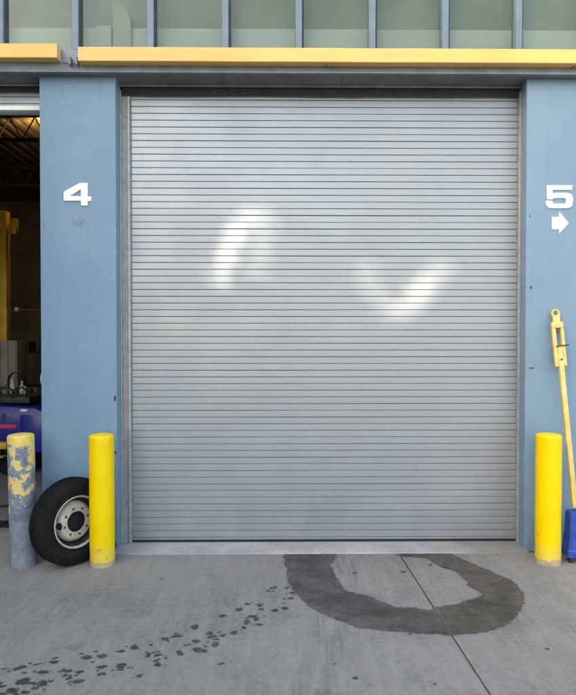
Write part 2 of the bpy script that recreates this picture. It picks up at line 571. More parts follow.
def joint_x(y):
    return 1.055 - 0.0365 * (y + 0.06)


# two poured slabs parted by an open control joint, edges slightly broken
ys = [-24 + (24 - 6) * i / 20 for i in range(20)] + [-6 + (6 - 0.098) * i / 240 for i in range(241)]
for side in (-1, 1):
    bm = bmesh.new()
    edge = []
    for y in ys:
        x = joint_x(y) + side * (0.0068 + max(-0.002, jagged(side * 3, y, 0.0028, 20) + 0.012 * max(0, noise.noise(Vector((y * 3.1, side, 2))) - 0.52)))
        edge.append((x, y))
    far = side * 30
    front = []
    n = 160
    lim = 3.2
    for i in range(n + 1):
        x = edge[-1][0] + (side * lim - edge[-1][0]) * i / n
        front.append((x, -0.104 + jagged(x, 0.2, 0.0022)))
    loop = edge + front[1:] + [(far, -0.104), (far, -24)]
    prism(bm, loop if side > 0 else loop, -0.028, 0.0)
    # fine bevel is not needed: broken edge reads in the joint
    o = obj('slab', bm, M['concrete'], ground)
    o.location.z = 0.03

# threshold strip and workshop floor
th = struct(bxo('threshold', M['sill'], None, -1.512, 2.245, -0.090, 0.40, -0.028, 0.004, 0.003, 1))
fl = struct(bxo('interior_floor', M['floor_in'], None, -9.0, -2.19, 0.55, 12.0, -0.028, 0.001))
fl2 = struct(bxo('bay_apron', M['concrete'], None, -9.0, -2.19, -0.090, 0.545, -0.028, 0.002))
DROPS = [(-0.061, -0.827, 0.026, 0.029), (-0.101, -0.884, 0.018, 0.022), (0.044, -0.828, 0.022, 0.024), (0.078, -0.924, 0.02, 0.032), (0.067, -1.015, 0.021, 0.027), (0.019, -1.024, 0.01, 0.013), (0.022, -1.103, 0.011, 0.013), (0.022, -1.179, 0.025, 0.033), (-0.045, -1.219, 0.026, 0.028), (-0.159, -1.135, 0.02, 0.025), (-0.144, -1.198, 0.017, 0.02), (-0.25, -1.108, 0.023, 0.023), (-0.306, -1.2, 0.024, 0.025), (-0.412, -1.296, 0.023, 0.023), (-0.199, -1.306, 0.036, 0.035), (-0.171, -1.352, 0.024, 0.027), (-0.239, -1.39, 0.018, 0.037), (-0.154, -1.424, 0.03, 0.022), (-0.259, -1.463, 0.011, 0.012), (-0.313, -1.537, 0.026, 0.028), (-0.384, -1.575, 0.024, 0.028), (-0.415, -1.622, 0.012, 0.013), (-0.418, -1.687, 0.026, 0.029), (-0.472, -1.536, 0.036, 0.025), (-0.456, -1.588, 0.027, 0.023), (-0.581, -1.453, 0.028, 0.037), (-0.674, -1.575, 0.024, 0.024), (-0.747, -1.615, 0.024, 0.023), (-0.542, -1.647, 0.04, 0.021), (-0.593, -1.692, 0.016, 0.013), (-0.526, -1.75, 0.029, 0.028), (-0.478, -1.766, 0.021, 0.018), (-0.626, -1.786, 0.034, 0.043), (-0.757, -1.815, 0.024, 0.02), (-0.756, -1.88, 0.013, 0.013), (-0.703, -1.845, 0.008, 0.01), (-0.735, -1.92, 0.028, 0.026), (-0.827, -1.689, 0.014, 0.016), (-0.356, -1.913, 0.012, 0.011), (-1.184, -1.836, 0.043, 0.027), (-1.1, -1.822, 0.036, 0.03), (-0.989, -1.763, 0.021, 0.015), (-0.923, -1.726, 0.031, 0.025), (-1.357, -1.881, 0.031, 0.02), (-1.54, -1.948, 0.047, 0.028), (-1.45, -1.906, 0.031, 0.007), (-1.38, -1.993, 0.03, 0.019), (-1.243, -1.981, 0.023, 0.017), (-1.174, -1.993, 0.026, 0.019), (-1.213, -2.064, 0.014, 0.013), (-1.245, -2.027, 0.016, 0.01), (-1.148, -2.091, 0.032, 0.023), (-1.186, -2.116, 0.015, 0.008), (-1.061, -1.941, 0.023, 0.016), (-1.035, -2.018, 0.029, 0.021), (-0.949, -1.926, 0.025, 0.026), (-0.945, -1.965, 0.023, 0.017), (-0.878, -1.952, 0.011, 0.011), (-0.815, -2.037, 0.024, 0.021), (-0.818, -1.822, 0.02, 0.021), (-1.46, -2.087, 0.037, 0.044), (-1.345, -2.094, 0.03, 0.02), (-1.295, -2.089, 0.011, 0.01), (-1.364, -2.151, 0.027, 0.018), (-1.49, -2.177, 0.034, 0.032), (-1.402, -2.19, 0.026, 0.022), (-1.459, -2.182, 0.014, 0.024), (-1.62, -1.955, 0.03, 0.007), (-1.559, -2.132, 0.011, 0.01), (0.841, -1.566, 0.017, 0.016), (0.86, -2.135, 0.014, 0.012), (1.655, -1.765, 0.016, 0.014), (0.419, -2.071, 0.022, 0.015), (0.606, -0.542, 0.017, 0.026), (1.006, -0.525, 0.046, 0.032), (1.417, -0.331, 0.034, 0.035), (1.386, -0.443, 0.037, 0.038), (1.268, -0.375, 0.026, 0.029), (-0.963, -0.649, 0.016, 0.02), (0.318, -1.923, 0.009, 0.009)]
WET = [(0.055, -0.043), (0.045, -0.442), (0.062, -0.739), (0.128, -0.979), (0.226, -1.176), (0.352, -1.336), (0.516, -1.467), (0.683, -1.519), (0.847, -1.539), (0.997, -1.572), (1.219, -1.57), (1.391, -1.518), (1.581, -1.389), (1.722, -1.192), (1.82, -0.997), (1.845, -0.758), (1.779, -0.597), (1.671, -0.402), (1.554, -0.19), (1.467, -0.085), (1.068, -0.086), (1.053, -0.161), (1.27, -0.224), (1.348, -0.398), (1.441, -0.509), (1.476, -0.675), (1.468, -0.83), (1.522, -0.948), (1.443, -1.038), (1.306, -1.111), (1.135, -1.174), (1.049, -1.218), (0.946, -1.177), (0.85, -1.187), (0.736, -1.097), (0.621, -0.962), (0.49, -0.89), (0.457, -0.718), (0.42, -0.388), (0.474, -0.047)]


# wet ring left by a leak: one irregular sheet, faded at its edge
def seg_dist(px, py, poly):
    best = 1e9
    n = len(poly)
    for i in range(n):
        ax, ay = poly[i]
        bx, by = poly[(i + 1) % n]
        dx, dy = bx - ax, by - ay
        q = max(0.0, min(1.0, ((px - ax) * dx + (py - ay) * dy) / (dx * dx + dy * dy + 1e-12)))
        best = min(best, (px - ax - q * dx) ** 2 + (py - ay - q * dy) ** 2)
    return math.sqrt(best)


def inside(px, py, poly):
    c = False
    n = len(poly)
    j = n - 1
    for i in range(n):
        xi, yi = poly[i]
        xj, yj = poly[j]
        if (yi > py) != (yj > py) and px < (xj - xi) * (py - yi) / (yj - yi) + xi:
            c = not c
        j = i
    return c


def smooth_poly(P, k=4):
    out = []
    n = len(P)
    for i in range(n):
        p0, p1, p2, p3 = P[i - 1], P[i], P[(i + 1) % n], P[(i + 2) % n]
        for s in range(k):
            u = s / k
            out.append(tuple(0.5 * (2 * p1[a] + (p2[a] - p0[a]) * u + (2 * p0[a] - 5 * p1[a] + 4 * p2[a] - p3[a]) * u * u + (3 * p1[a] - p0[a] - 3 * p2[a] + p3[a]) * u ** 3) for a in (0, 1)))
    return out


def wet_sheet(name, poly, step, z, scale=1.0):
    xs = [p[0] for p in poly]
    yy = [p[1] for p in poly]
    nx = int((max(xs) - min(xs)) / step) + 3
    ny = int((max(yy) - min(yy)) / step) + 3
    x0, y0 = min(xs) - step, min(yy) - step
    val = {}
    for i in range(nx + 1):
        for j in range(ny + 1):
            x, y = x0 + i * step, y0 + j * step
            d = seg_dist(x, y, poly)
            val[i, j] = (d if inside(x, y, poly) else -d) * scale + 0.028
    bm = bmesh.new()
    lay = bm.verts.layers.float.new('edge')
    lay2 = bm.verts.layers.float.new('deep')
    vm = {}
    for i in range(nx):
        for j in range(ny):
            q = [(i, j), (i + 1, j), (i + 1, j + 1), (i, j + 1)]
            if max(val[k] for k in q) < -0.02:
                continue
            if max(y0 + k[1] * step for k in q) > -0.10:
                continue
            sides = {x0 + k[0] * step > joint_x(y0 + k[1] * step) for k in q}
            if len(sides) > 1:
                continue
            f = []
            for k in q:
                if k not in vm:
                    vx, vy = x0 + k[0] * step, y0 + k[1] * step
                    jx = joint_x(vy)
                    if abs(vx - jx) <= step:                  # stop at the lips of the joint
                        vx = jx + (0.009 if vx > jx else -0.009)
                    v = bm.verts.new((vx, vy, z))
                    v[lay] = val[k]
                    v[lay2] = 1.0 if scale > 1.5 else 0.0
                    vm[k] = v
                f.append(vm[k])
            bm.faces.new(f)
    return obj(name, bm, M['wet'], ground)


wp = wet_sheet('wet_patch', smooth_poly(WET, 3), 0.022, 0.0307)
wp['label'] = 'large dark wet horseshoe-shaped stain in front of the roller door'
rq = random.Random(5)
SPECKS = []
for x, y, a, b in DROPS[:-11]:
    for q in range(rq.choice((0, 1, 1, 2))):
        t = rq.uniform(0, 6.28)
        d = rq.uniform(1.3, 2.4)
        r = rq.uniform(0.004, 0.010)
        SPECKS.append((x + a * d * math.cos(t), y + b * d * math.sin(t), r * 1.2, r))
SPECKS += [(rq.uniform(-1.65, -1.25), rq.uniform(-2.25, -1.95), rq.uniform(0.015, 0.035), rq.uniform(0.010, 0.022)) for q in range(10)]
DROPS = SPECKS + DROPS
for k, (x, y, a, b) in enumerate(DROPS):
    # drops: irregular outlines, a few lobes each
    poly = []
    ph = random.uniform(0, 6.28)
    sz = 0.55 if k >= len(DROPS) - 11 else random.uniform(0.70, 0.95)
    rot = random.uniform(-0.15, 0.45)
    am = random.uniform(0.25, 0.55)
    for i in range(40):
        t = 2 * math.pi * i / 40
        cx, cy = math.cos(t), math.sin(t)
        r = 0.98 + am * noise.noise(Vector((cx * 1.5 + k * 7.1, cy * 1.5, k))) + 0.22 * noise.noise(Vector((cx * 4 + k * 3.3, cy * 4, k + 9))) + 0.12 * math.sin(2 * t + ph)
        u, v = a * r * cx * sz, b * r * cy * sz
        poly.append((x + u * math.cos(rot) - v * math.sin(rot), y + u * math.sin(rot) + v * math.cos(rot)))
    wet_sheet('wet_spot', poly, max(0.005, min(a, b) / 5), 0.0309 + 0.00001 * k, 2.2)

# ------------------------------------------------------------------ building
def wall_prism(name, mat, pts, z0, z1, bevel=0.004):
    bm = bmesh.new()
    prism(bm, pts, z0, z1)
    ee = [e for e in bm.edges if abs(e.verts[0].co.z - e.verts[1].co.z) > 0.1]
    bmesh.ops.bevel(bm, geom=ee, offset=bevel, segments=2, profile=0.5, affect='EDGES')
    return obj(name, bm, mat, None, smooth=True)


ZT = 4.288
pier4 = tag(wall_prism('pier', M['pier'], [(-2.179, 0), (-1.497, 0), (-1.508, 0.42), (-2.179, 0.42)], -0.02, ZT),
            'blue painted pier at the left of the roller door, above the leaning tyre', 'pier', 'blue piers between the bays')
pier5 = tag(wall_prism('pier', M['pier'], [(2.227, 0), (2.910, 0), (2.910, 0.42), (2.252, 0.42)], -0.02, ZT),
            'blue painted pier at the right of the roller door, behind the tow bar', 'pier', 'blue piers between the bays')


def patch(name, mat, parent, cx, cz, w, h, y, seed, nrm='y', x=None):
    """irregular flake lying on a wall"""
    bm = bmesh.new()
    v = []
    for i in range(16):
        t = 2 * math.pi * i / 16
        r = 1 + 0.45 * noise.noise(Vector((math.cos(t) * 1.5, math.sin(t) * 1.5, seed * 3.7)))
        a, b = w * r * math.cos(t), h * r * math.sin(t)
        v.append(bm.verts.new((cx + a, y, cz + b) if nrm == 'y' else (x, y + a, cz + b)))
    bm.faces.new(v)
    return obj(name, bm, mat, parent)


# rust flakes along the pier edges
patch('rust_flake', M['rust'], pier4, -1.515, 1.39, 0.012, 0.03, -0.0012, 1)
patch('rust_flake', M['rust'], pier4, -1.510, 0.90, 0.010, 0.016, -0.0012, 2)
patch('rust_flake', M['rust'], pier5, 2.275, 2.40, 0.010, 0.018, -0.0012, 3)
patch('rust_flake', M['rust'], pier5, 2.285, 1.665, 0.026, 0.006, -0.0012, 4)
patch('rust_flake', M['rust'], pier5, 2.262, 3.05, 0.006, 0.012, -0.0012, 5)
patch('rust_flake', M['rust'], pier4, -1.52, 0.055, 0.016, 0.03, -0.0012, 6)

# rest of the front, out of the photograph
struct(bxo('facade_wall', M['facade'], None, 2.914, 9.0, 0.02, 0.42, -0.02, ZT))
struct(bxo('facade_wall', M['facade'], None, -12.0, -5.9, 0.02, 0.42, -0.02, ZT))
struct(bxo('upper_wall', M['facade'], None, -12.0, 9.0, -0.01, 0.35, 5.75, 7.6))
struct(bxo('interior_back_wall', M['wall_in'], None, -12.0, 9.0, 12.0, 12.3, -0.02, 7.4))
struct(bxo('interior_side_wall', M['wall_in'], None, -12.0, -11.8, 0.42, 12.0, -0.02, 7.4))
struct(bxo('interior_side_wall', M['wall_in'], None, 8.8, 9.0, 0.42, 12.0, -0.02, 7.4))
struct(bxo('interior_floor', M['floor_in'], None, -2.185, 8.8, 0.45, 12.0, -0.028, 0.001))
struct(bxo('roof', M['facade'], None, -12.1, 9.1, -0.05, 12.4, 7.6, 7.8))
# soffit over the bays: sheets with open seams
sof = empty('soffit', (0, 0, ZT))
struct(sof)
for x0, x1 in ((-12, -6.0), (-6.0, -4.3), (-4.3, -2.6), (-2.6, -0.55), (-0.55, 0.55), (0.55, 2.2), (2.2, 4.0), (4.0, 9.0)):
    bxo('soffit_sheet', M['soffit'], sof, x0 + 0.002, x1 - 0.002, -0.078, 0.33, 0.002, 0.035, 0.002, 1)
bxo('header_beam', M['soffit'], sof, -12, 9, -0.05, 0.36, 0.036, 0.20)
# small angle iron closing soffit against the doors
bxo('angle_iron', M['fascia'], sof, -1.500, 2.236, 0.150, 0.156, -0.020, -0.002)
bxo('angle_iron', M['fascia'], sof, -5.9, -2.182, 0.150, 0.156, -0.020, -0.002)
# fascia channel behind the yellow bars
fas = tag(empty('fascia_channel', (0, -0.08, 4.29)), 'grey blue steel channel behind the yellow bars above the door', 'channel')
bxo('web', M['fascia'], fas, -12, 9, -0.002, 0.010, -0.003, 0.205)
bxo('flange', M['fascia'], fas, -12, 9, -0.028, -0.003, -0.003, 0.006)
bxo('flange', M['fascia'], fas, -12, 9, 0.011, 0.085, 0.196, 0.206)
for bx_ in (-1.86, -1.80, -3.9, 0.4, 2.6):
    bxo('bracket', M['fascia'], fas, bx_ - 0.008, bx_ + 0.008, -0.060, -0.003, 0.05, 0.12, 0.002, 1)
bm = bmesh.new()
tube(bm, [(-1.93, -0.03, 0.075), (-1.80, -0.03, 0.062)], 0.005, 8)
obj('bolt_rod', bm, M['rust'], fas)


def yellow_bar(x0, x1, dz, label):
    # folded channel: flat face, lower lip turned back
    prof = [(-0.180, 0.150), (-0.180, 0.034), (-0.176, 0.030), (-0.088, 0.030), (-0.088, 0.150), (-0.172, 0.154)]
    bm = bmesh.new()
    n = 60
    rings = []
    for i in range(n + 1):
        x = x0 + (x1 - x0) * i / n
        w = 0.0018 * noise.noise(Vector((x * 1.7, 0.3, dz * 9)))
        rings.append([bm.verts.new((x, y, 4.322 + dz + z + w)) for y, z in prof])
    m = len(prof)
    for i in range(n):
        for k in range(m):
            bm.faces.new((rings[i][k], rings[i][(k + 1) % m], rings[i + 1][(k + 1) % m], rings[i + 1][k]))
    bm.faces.new(rings[0])
    bm.faces.new(rings[-1])
    return tag(obj('yellow_bar', bm, M['bar']), label, 'bar', 'yellow bars above the bays')


yellow_bar(-1.771, 8.9, 0.0, 'long pale yellow bar running above the closed roller door')
yellow_bar(-11.0, -1.953, 0.026, 'pale yellow bar above the open workshop bay')

# clerestory windows
win = tag(empty('window_band', (0, 0, 4.50)), 'band of greenish window panes above the yellow bars', 'window')
mx = [-5.145, -4.484, -3.823, -3.162, -2.501, -1.834, -1.164, -0.496, 0.162, 0.822, 1.479, 2.142, 2.805, 3.466, 4.127]
bxo('sill', M['mullion'], win, -12, 9, -0.035, 0.06, -0.012, 0.012, 0.003, 1)
bxo('head', M['mullion'], win, -12, 9, -0.03, 0.06, 1.22, 1.27, 0.003, 1)
for i, x in enumerate(mx):
    m_ = bxo('mullion', M['mullion'], win, x - 0.038, x + 0.022, -0.045, 0.05, 0.013, 1.22, 0.003, 1)
    bxo('gasket', M['mullion_dark'], m_, x + 0.0225, x + 0.040, -0.012, 0.03, 0.013, 1.22)
    if i + 1 < len(mx):
        bxo('pane', M['glass'], win, x + 0.0405, mx[i + 1] - 0.0385, 0.006, 0.012, 0.0125, 1.219)
# added panels and shapes whose colours stand in for reflections in the panes
refl_upper = struct(bxo('upper_reflection_panel', M['reflect_high'], None, -5.2, 4.2, 0.170, 0.19, 4.50, 5.74))
kn = tag(bxo('low_reflection_panel', M['reflect_low'], None, -5.2, 4.2, 0.125, 0.150, 4.50, 4.792, 0.004, 1),
         'long pale panel standing in for the bright reflection in the lower part of the windows', 'panel')
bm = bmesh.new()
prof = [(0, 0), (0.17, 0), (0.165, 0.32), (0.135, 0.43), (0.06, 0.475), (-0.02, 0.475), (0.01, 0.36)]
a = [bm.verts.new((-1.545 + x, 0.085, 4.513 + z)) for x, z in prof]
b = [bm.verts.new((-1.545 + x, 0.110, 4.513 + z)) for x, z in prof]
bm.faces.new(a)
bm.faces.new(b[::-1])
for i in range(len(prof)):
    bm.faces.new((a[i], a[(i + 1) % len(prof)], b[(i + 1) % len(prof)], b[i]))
tag(obj('plank_reflection', bm, M['reflect_plank']), 'pale rounded shape standing in for a reflection in the window above pier 4', 'board')
tag(bxo('block_reflection', M['reflect_block'], None, -1.69, -1.555, 0.075, 0.118, 4.513, 4.79, 0.006), 'dim grey block standing in for the reflection beside the pale rounded shape', 'box')
for i, x in enumerate((-12, 4.14)):
    struct(bxo('upper_wall', M['facade'], None, x, (-5.19 if i == 0 else 9.0), 0.0, 0.3, 4.52, 5.748))

# ------------------------------------------------------------------ roller doors
PITCH = 0.0634
def slat_mesh(L, bow=0.0, seed=0.0):
    prof = [(0.013, 0.0), (0.012, 0.0020), (0.0022, 0.0025), (0.0, 0.0048), (-0.0002, 0.032), (0.0, 0.0588), (0.0022, 0.0611), (0.012, 0.0615), (0.013, PITCH)]
    me = bpy.data.meshes.new('slat')
    V, Fc = [], []
    nx = 13
    for i in range(nx):
        for y, z in prof:
            u = i / (nx - 1)
            V.append((L * u, y + bow * math.sin(math.pi * u) + 0.0015 * noise.noise(Vector((u * 4, seed, 1))), z + 0.0011 * noise.noise(Vector((u * 2.5, seed, 4)))))
    m = len(prof)
    for i in range(nx - 1):
        for k in range(m - 1):
            q = i * m + k
            Fc.append((q, q + m, q + 1 + m, q + 1))
    me.from_pydata(V, [], Fc)
    me.materials.append(M['slat'])
    me.validate()
    me.flip_normals()
    return me


door = tag(empty('roller_door', (-1.409, 0.21, 0.0)), 'closed grey slatted roller door between piers 4 and 5', 'door')
sms = [slat_mesh(3.657, 0.004 * math.sin(k * 1.9), k * 3.3) for k in range(8)]
rs = random.Random(3)
z = 0.050
while z < ZT - 0.05:
    o = link(bpy.data.objects.new('slat', rs.choice(sms)), door)
    o.location = (0, rs.uniform(-0.0006, 0.0006), z)
    o.rotation_euler = (R(rs.uniform(-0.22, 0.22)), R(rs.uniform(-0.008, 0.008)), 0)
    z += PITCH
TOPZ = z
bxo('bottom_bar', M['slat'], door, 0, 3.657, -0.004, 0.02, 0.030, 0.0495, 0.002, 1)
bxo('bottom_seal', M['rubber'], door, 0.002, 3.655, 0.002, 0.016, 0.004, 0.0298)
g1 = bxo('guide', M['guide'], door, -0.098, -0.003, -0.012, 0.03, 0.004, ZT - 0.045, 0.002, 1)
bxo('guide_lip', M['guide'], g1, -0.026, -0.004, -0.040, -0.0125, 0.004, ZT - 0.10, 0.003, 1)
bxo('guide_lip', M['guide'], g1, -0.097, -0.082, -0.050, -0.0125, 0.004, ZT - 0.05, 0.003, 1)
for k in range(7):
    bxo('guide_bolt', M['guide'], g1, -0.060, -0.046, -0.018, -0.0125, 0.4 + 0.6 * k, 0.414 + 0.6 * k, 0.003, 1)
g2 = bxo('guide', M['guide'], door, 3.634, 3.6562, -0.055, -0.012, 0.004, ZT - 0.045, 0.002, 1)


def ragged(name, parent, x0, x1, y, ztop, zbot, seed, amp):
    bm = bmesh.new()
    n = 300
    a, b = [], []
    for i in range(n + 1):
        x = x0 + (x1 - x0) * i / n
        w = amp * (noise.noise(Vector((x * 1.3, seed, 0))) + 0.5 * noise.noise(Vector((x * 7, seed, 3))) + 0.25 * noise.noise(Vector((x * 40, seed, 7))))
        a.append(bm.verts.new((x, y, ztop)))
        b.append(bm.verts.new((x, y - 0.012 + 0.01 * noise.noise(Vector((x * 3, seed, 9))), zbot + w)))
    for i in range(n):
        bm.faces.new((a[i], a[i + 1], b[i + 1], b[i]))
    return obj(name, bm, M['seal'], parent)


ragged('head_seal', door, -0.085, 3.655, -0.022, 4.285, 4.196, 2.0, 0.008)

rd = tag(empty('roller_door', (-5.85, 0.21, 4.0)), 'raised roller door with white bottom edge hanging over the open workshop bay', 'door')
sm2 = slat_mesh(3.655)
for k in range(4):
    o = link(bpy.data.objects.new('slat', sm2), rd)
    o.location = (0, 0, 0.066 + k * PITCH)
bxo('bottom_bar', M['white'], rd, 0, 3.655, -0.115, 0.02, 0.026, 0.0655, 0.004, 2)
ragged('head_seal', rd, 0, 3.655, -0.022, 0.285, 0.222, 8.0, 0.010)
bxo('guide', M['guide'], rd, 3.657, 3.670, -0.02, 0.04, -3.99, 0.26)

# ------------------------------------------------------------------ numbers
def sign(name, polys, ox, oz, s, thick, mat, y=-0.0005):
    cu = bpy.data.curves.new(name, 'CURVE')
    cu.dimensions = '2D'
    cu.fill_mode = 'BOTH'
    cu.extrude = thick / 2
    cu.bevel_depth = 0
    for pl in polys:
        sp = cu.splines.new('POLY')
        sp.points.add(len(pl) - 1)
        for q, (a, b) in zip(sp.points, pl):
            q.co = ((a) * s, -(b) * s, 0, 1)
        sp.use_cyclic_u = True
    tmp = bpy.data.objects.new(name, cu)
    COL.objects.link(tmp)
    dg = bpy.context.evaluated_depsgraph_get()
    me = bpy.data.meshes.new_from_object(tmp.evaluated_get(dg))
    bpy.data.objects.remove(tmp)
    bpy.data.curves.remove(cu)
    me.materials.clear()
    me.materials.append(mat)
    o = link(bpy.data.objects.new(name, me))
    o.rotation_euler = (math.pi / 2, 0, 0)
    o.location = (ox, y - thick / 2, oz)
    return o


four = [[(0, 85), (157, 0), (233, 0), (233, 130), (267, 130), (267, 175), (233, 175), (233, 218), (167, 218), (167, 172), (0, 172)],
        [(60, 127), (167, 62), (167, 127)]]
tag(sign('number_sign', four, -1.964, 3.337, 0.248 / 267, 0.010, M['white']), 'white bold numeral 4 on the left blue pier', 'number', 'bay numbers')
five = [[(10, 0), (243, 0), (243, 42), (62, 42), (62, 78), (85, 71), (190, 69), (225, 76), (246, 96), (252, 137), (246, 182), (228, 203), (205, 211), (45, 212), (18, 204), (3, 180), (2, 142),
         (59, 142), (62, 157), (75, 169), (177, 169), (189, 155), (187, 132), (177, 117), (82, 117), (62, 130), (10, 130)]]
tag(sign('number_sign', five, 2.403, 3.328, 0.248 / 252, 0.010, M['white']), 'white bold numeral 5 on the right blue pier', 'number', 'bay numbers')
arrow = [[(0, 50), (67, 50), (67, 0), (157, 108), (70, 202), (66, 164), (0, 163)]]
tag(sign('arrow_sign', arrow, 2.461, 3.092, 0.155 / 157, 0.004, M['white']), 'white right-pointing arrow below the numeral 5', 'arrow')
ghost = [[(0, 40), (80, 40), (80, 0), (165, 90), (80, 175), (80, 135), (0, 135)]]
tag(sign('arrow_mark', ghost, -1.890, 3.062, 0.135 / 165, 0.001, M['ghost']), 'faint residue of a removed arrow below the numeral 4', 'arrow')

# ------------------------------------------------------------------ bollards
def bollard(x, y, h, r, mat, label, tilt=(0, 0), cap=0.022):
    prof = [(0.0, h)]
    for i in range(1, 9):
        a = i / 8
        prof.append(((r - 0.020) * a, h - cap * 0.45 * a * a))
    for i in range(1, 6):
        t = i / 5 * math.pi / 2
        prof.append((r - 0.020 + 0.020 * math.sin(t), h - cap * 0.45 - 0.020 * (1 - math.cos(t))))
    for i in range(1, 25):
        prof.append((r, (h - 0.03) * (1 - i / 24)))
    bm = bmesh.new()
    lathe(bm, prof, 56)
    for v in bm.verts:
        if v.co.z < h - 0.04:
            n_ = noise.noise(v.co * 5) * 0.0014
            l_ = math.hypot(v.co.x, v.co.y)
            v.co.x *= 1 + n_ / l_
            v.co.y *= 1 + n_ / l_
    o = obj('bollard', bm, mat, None, smooth=True)
    o.location = (x, y, 0.0)
    o.rotation_euler = (tilt[0], tilt[1], random.uniform(0, 6))
    return tag(o, label, 'bollard', 'bollards in front of the piers')


bollard(-2.208, -0.325, 1.13, 0.108, M['worn'], 'worn bollard of flaking yellow paint over grey, beside the tyre', (0, R(0.9)))
bollard(-1.538, -0.318, 1.125, 0.104, M['yellow'], 'bright yellow bollard in front of the leaning truck tyre', (0, R(-0.2)))
bollard(2.308, -0.31, 1.12, 0.107, M['yellow'], 'bright yellow bollard at the right beside the tow bar')

# ------------------------------------------------------------------ wheel
wheel = tag(empty('truck_wheel', (0, 0, 0)), 'truck tyre on a rusty pale rim leaning between two bollards', 'tyre')
RT, W = 0.368, 0.172
bm = bmesh.new()
# profile: r, h (h = 0 is the outer sidewall, negative towards the wall)
half = [(0.200, -0.028), (0.209, -0.014), (0.224, -0.009), (0.240, -0.010), (0.247, -0.004), (0.288, 0.0), (0.310, -0.001), (0.315, -0.004), (0.334, -0.008), (0.350, -0.018), (0.361, -0.030)]
tread = []
hh = -0.032
for a, b in ((0.0, 0.028), (0.034, 0.062), (0.068, 0.094)):
    pass
z0, z1 = -0.030, -(W - 0.030)
groov = [0.2, 0.4, 0.6, 0.8]
tread.append((0.366, z0 - 0.002))
for g_ in groov:
    zc = z0 + (z1 - z0) * g_
    top = RT - 0.010 * (2 * g_ - 1) ** 2
    tread += [(top, zc + 0.006), (top - 0.011, zc + 0.0045), (top - 0.011, zc - 0.0045), (top, zc - 0.006)]
tread.append((0.366, z1 + 0.002))
back = [(r_, -W - h_) for r_, h_ in reversed(half)]
lathe(bm, half + tread + back, 96)
# lettering ring and small moulding ridges on the sidewall
tyre = obj('tyre', bm, M['tyre'], wheel, smooth=True)
bm = bmesh.new()
for i in range(96):
    a = 2 * math.pi * i / 96
    for (ra, rb, hgt) in ((0.336, 0.361, -0.008),):
        r0 = bmesh.ops.create_cube(bm, size=1.0)
        for v in r0['verts']:
            q = Vector(((ra + rb) / 2 + v.co.x * (rb - ra), v.co.y * 0.006, -0.017 + v.co.z * 0.014 - (0.010 if v.co.x > 0 else 0.0)))
            v.co = Matrix.Rotation(a, 3, 'Z') @ q
sh = obj('shoulder_rib', bm, M['tyre'], tyre)
sh['kind'] = 'stuff'
bm = bmesh.new()
rimp = [(0.246, -0.010), (0.250, -0.005), (0.246, -0.001), (0.238, -0.003), (0.232, -0.012), (0.229, -0.030), (0.222, -0.045), (0.214, -0.060), (0.205, -0.090), (0.205, -0.15), (0.235, -0.165)]
lathe(bm, rimp, 72)
rim = obj('rim', bm, M['rim_grey'], wheel, smooth=True)
bm = bmesh.new()
lathe(bm, [(0.2285, -0.031), (0.220, -0.046), (0.212, -0.061), (0.203, -0.091), (0.196, -0.118), (0.0, -0.119)], 64)
obj('rim_barrel', bm, M['dark'], rim, smooth=True)
# disc with hand holes and hub hole
bm = bmesh.new()
NA, NR = 180, 36
r_in, r_out = 0.098, 0.196


def disc_h(r):
    if r < 0.155:
        return -0.030
    t = (r - 0.155) / (r_out - 0.155)
    return -0.030 - 0.034 * t * t - 0.010 * t


grid = [[bm.verts.new((r * math.cos(2 * math.pi * i / NA), r * math.sin(2 * math.pi * i / NA), disc_h(r))) for i in range(NA)]
        for r in [r_in + (r_out - r_in) * k / NR for k in range(NR + 1)]]
holes = []
for k in range(2):
    a = R(4 + 180 * k)
    holes.append((0.170 * math.cos(a), 0.170 * math.sin(a), 0.022, 0.036, a))
for k in range(NR):
    for i in range(NA):
        q = (grid[k][i], grid[k][(i + 1) % NA], grid[k + 1][(i + 1) % NA], grid[k + 1][i])
        c = sum((v.co for v in q), Vector()) / 4
        cut = False
        for hx, hy, sa, sb, a in holes:
            d = Matrix.Rotation(-a, 2) @ Vector((c.x - hx, c.y - hy))
            if (d.x / sa) ** 2 + (d.y / sb) ** 2 < 1:
                cut = True
        if not cut:
            bm.faces.new(q)
ext = bmesh.ops.extrude_face_region(bm, geom=bm.faces[:])
for v in [e for e in ext['geom'] if isinstance(e, bmesh.types.BMVert)]:
    v.co.z -= 0.010
loose = [v for v in bm.verts if not v.link_faces]
bmesh.ops.delete(bm, geom=loose, context='VERTS')
disc = obj('disc', bm, M['disc'], wheel, smooth=True)
for k in range(8):
    a = 2 * math.pi * (k + 0.3) / 8
    bm = bmesh.new()
    lathe(bm, [(0.0, -0.0285), (0.009, -0.0285), (0.0115, -0.0278), (0.0135, -0.0292), (0.0135, -0.031)], 16)
    o = obj('lug_hole', bm, M['rust'], disc, smooth=True)
    o.location = (0.128 * math.cos(a), 0.128 * math.sin(a), 0)
for o in (rim, disc):
    o.scale = (0.885, 0.885, 1.0)
ang = R(51)
n_ = Vector((math.sin(ang), -math.cos(ang), 0.0))
lean = R(2.0)
zax = (n_ * math.cos(lean) + Vector((0, 0, math.sin(lean)))).normalized()      # face normal tips upwards
xax = Vector((0, 0, 1)).cross(zax).normalized()
yax = zax.cross(xax)
rot = Matrix((xax, yax, zax)).transposed()
wheel.rotation_euler = rot.to_euler()
wheel.location = Vector((-1.730, -0.353, RT * math.cos(lean) + 0.006))

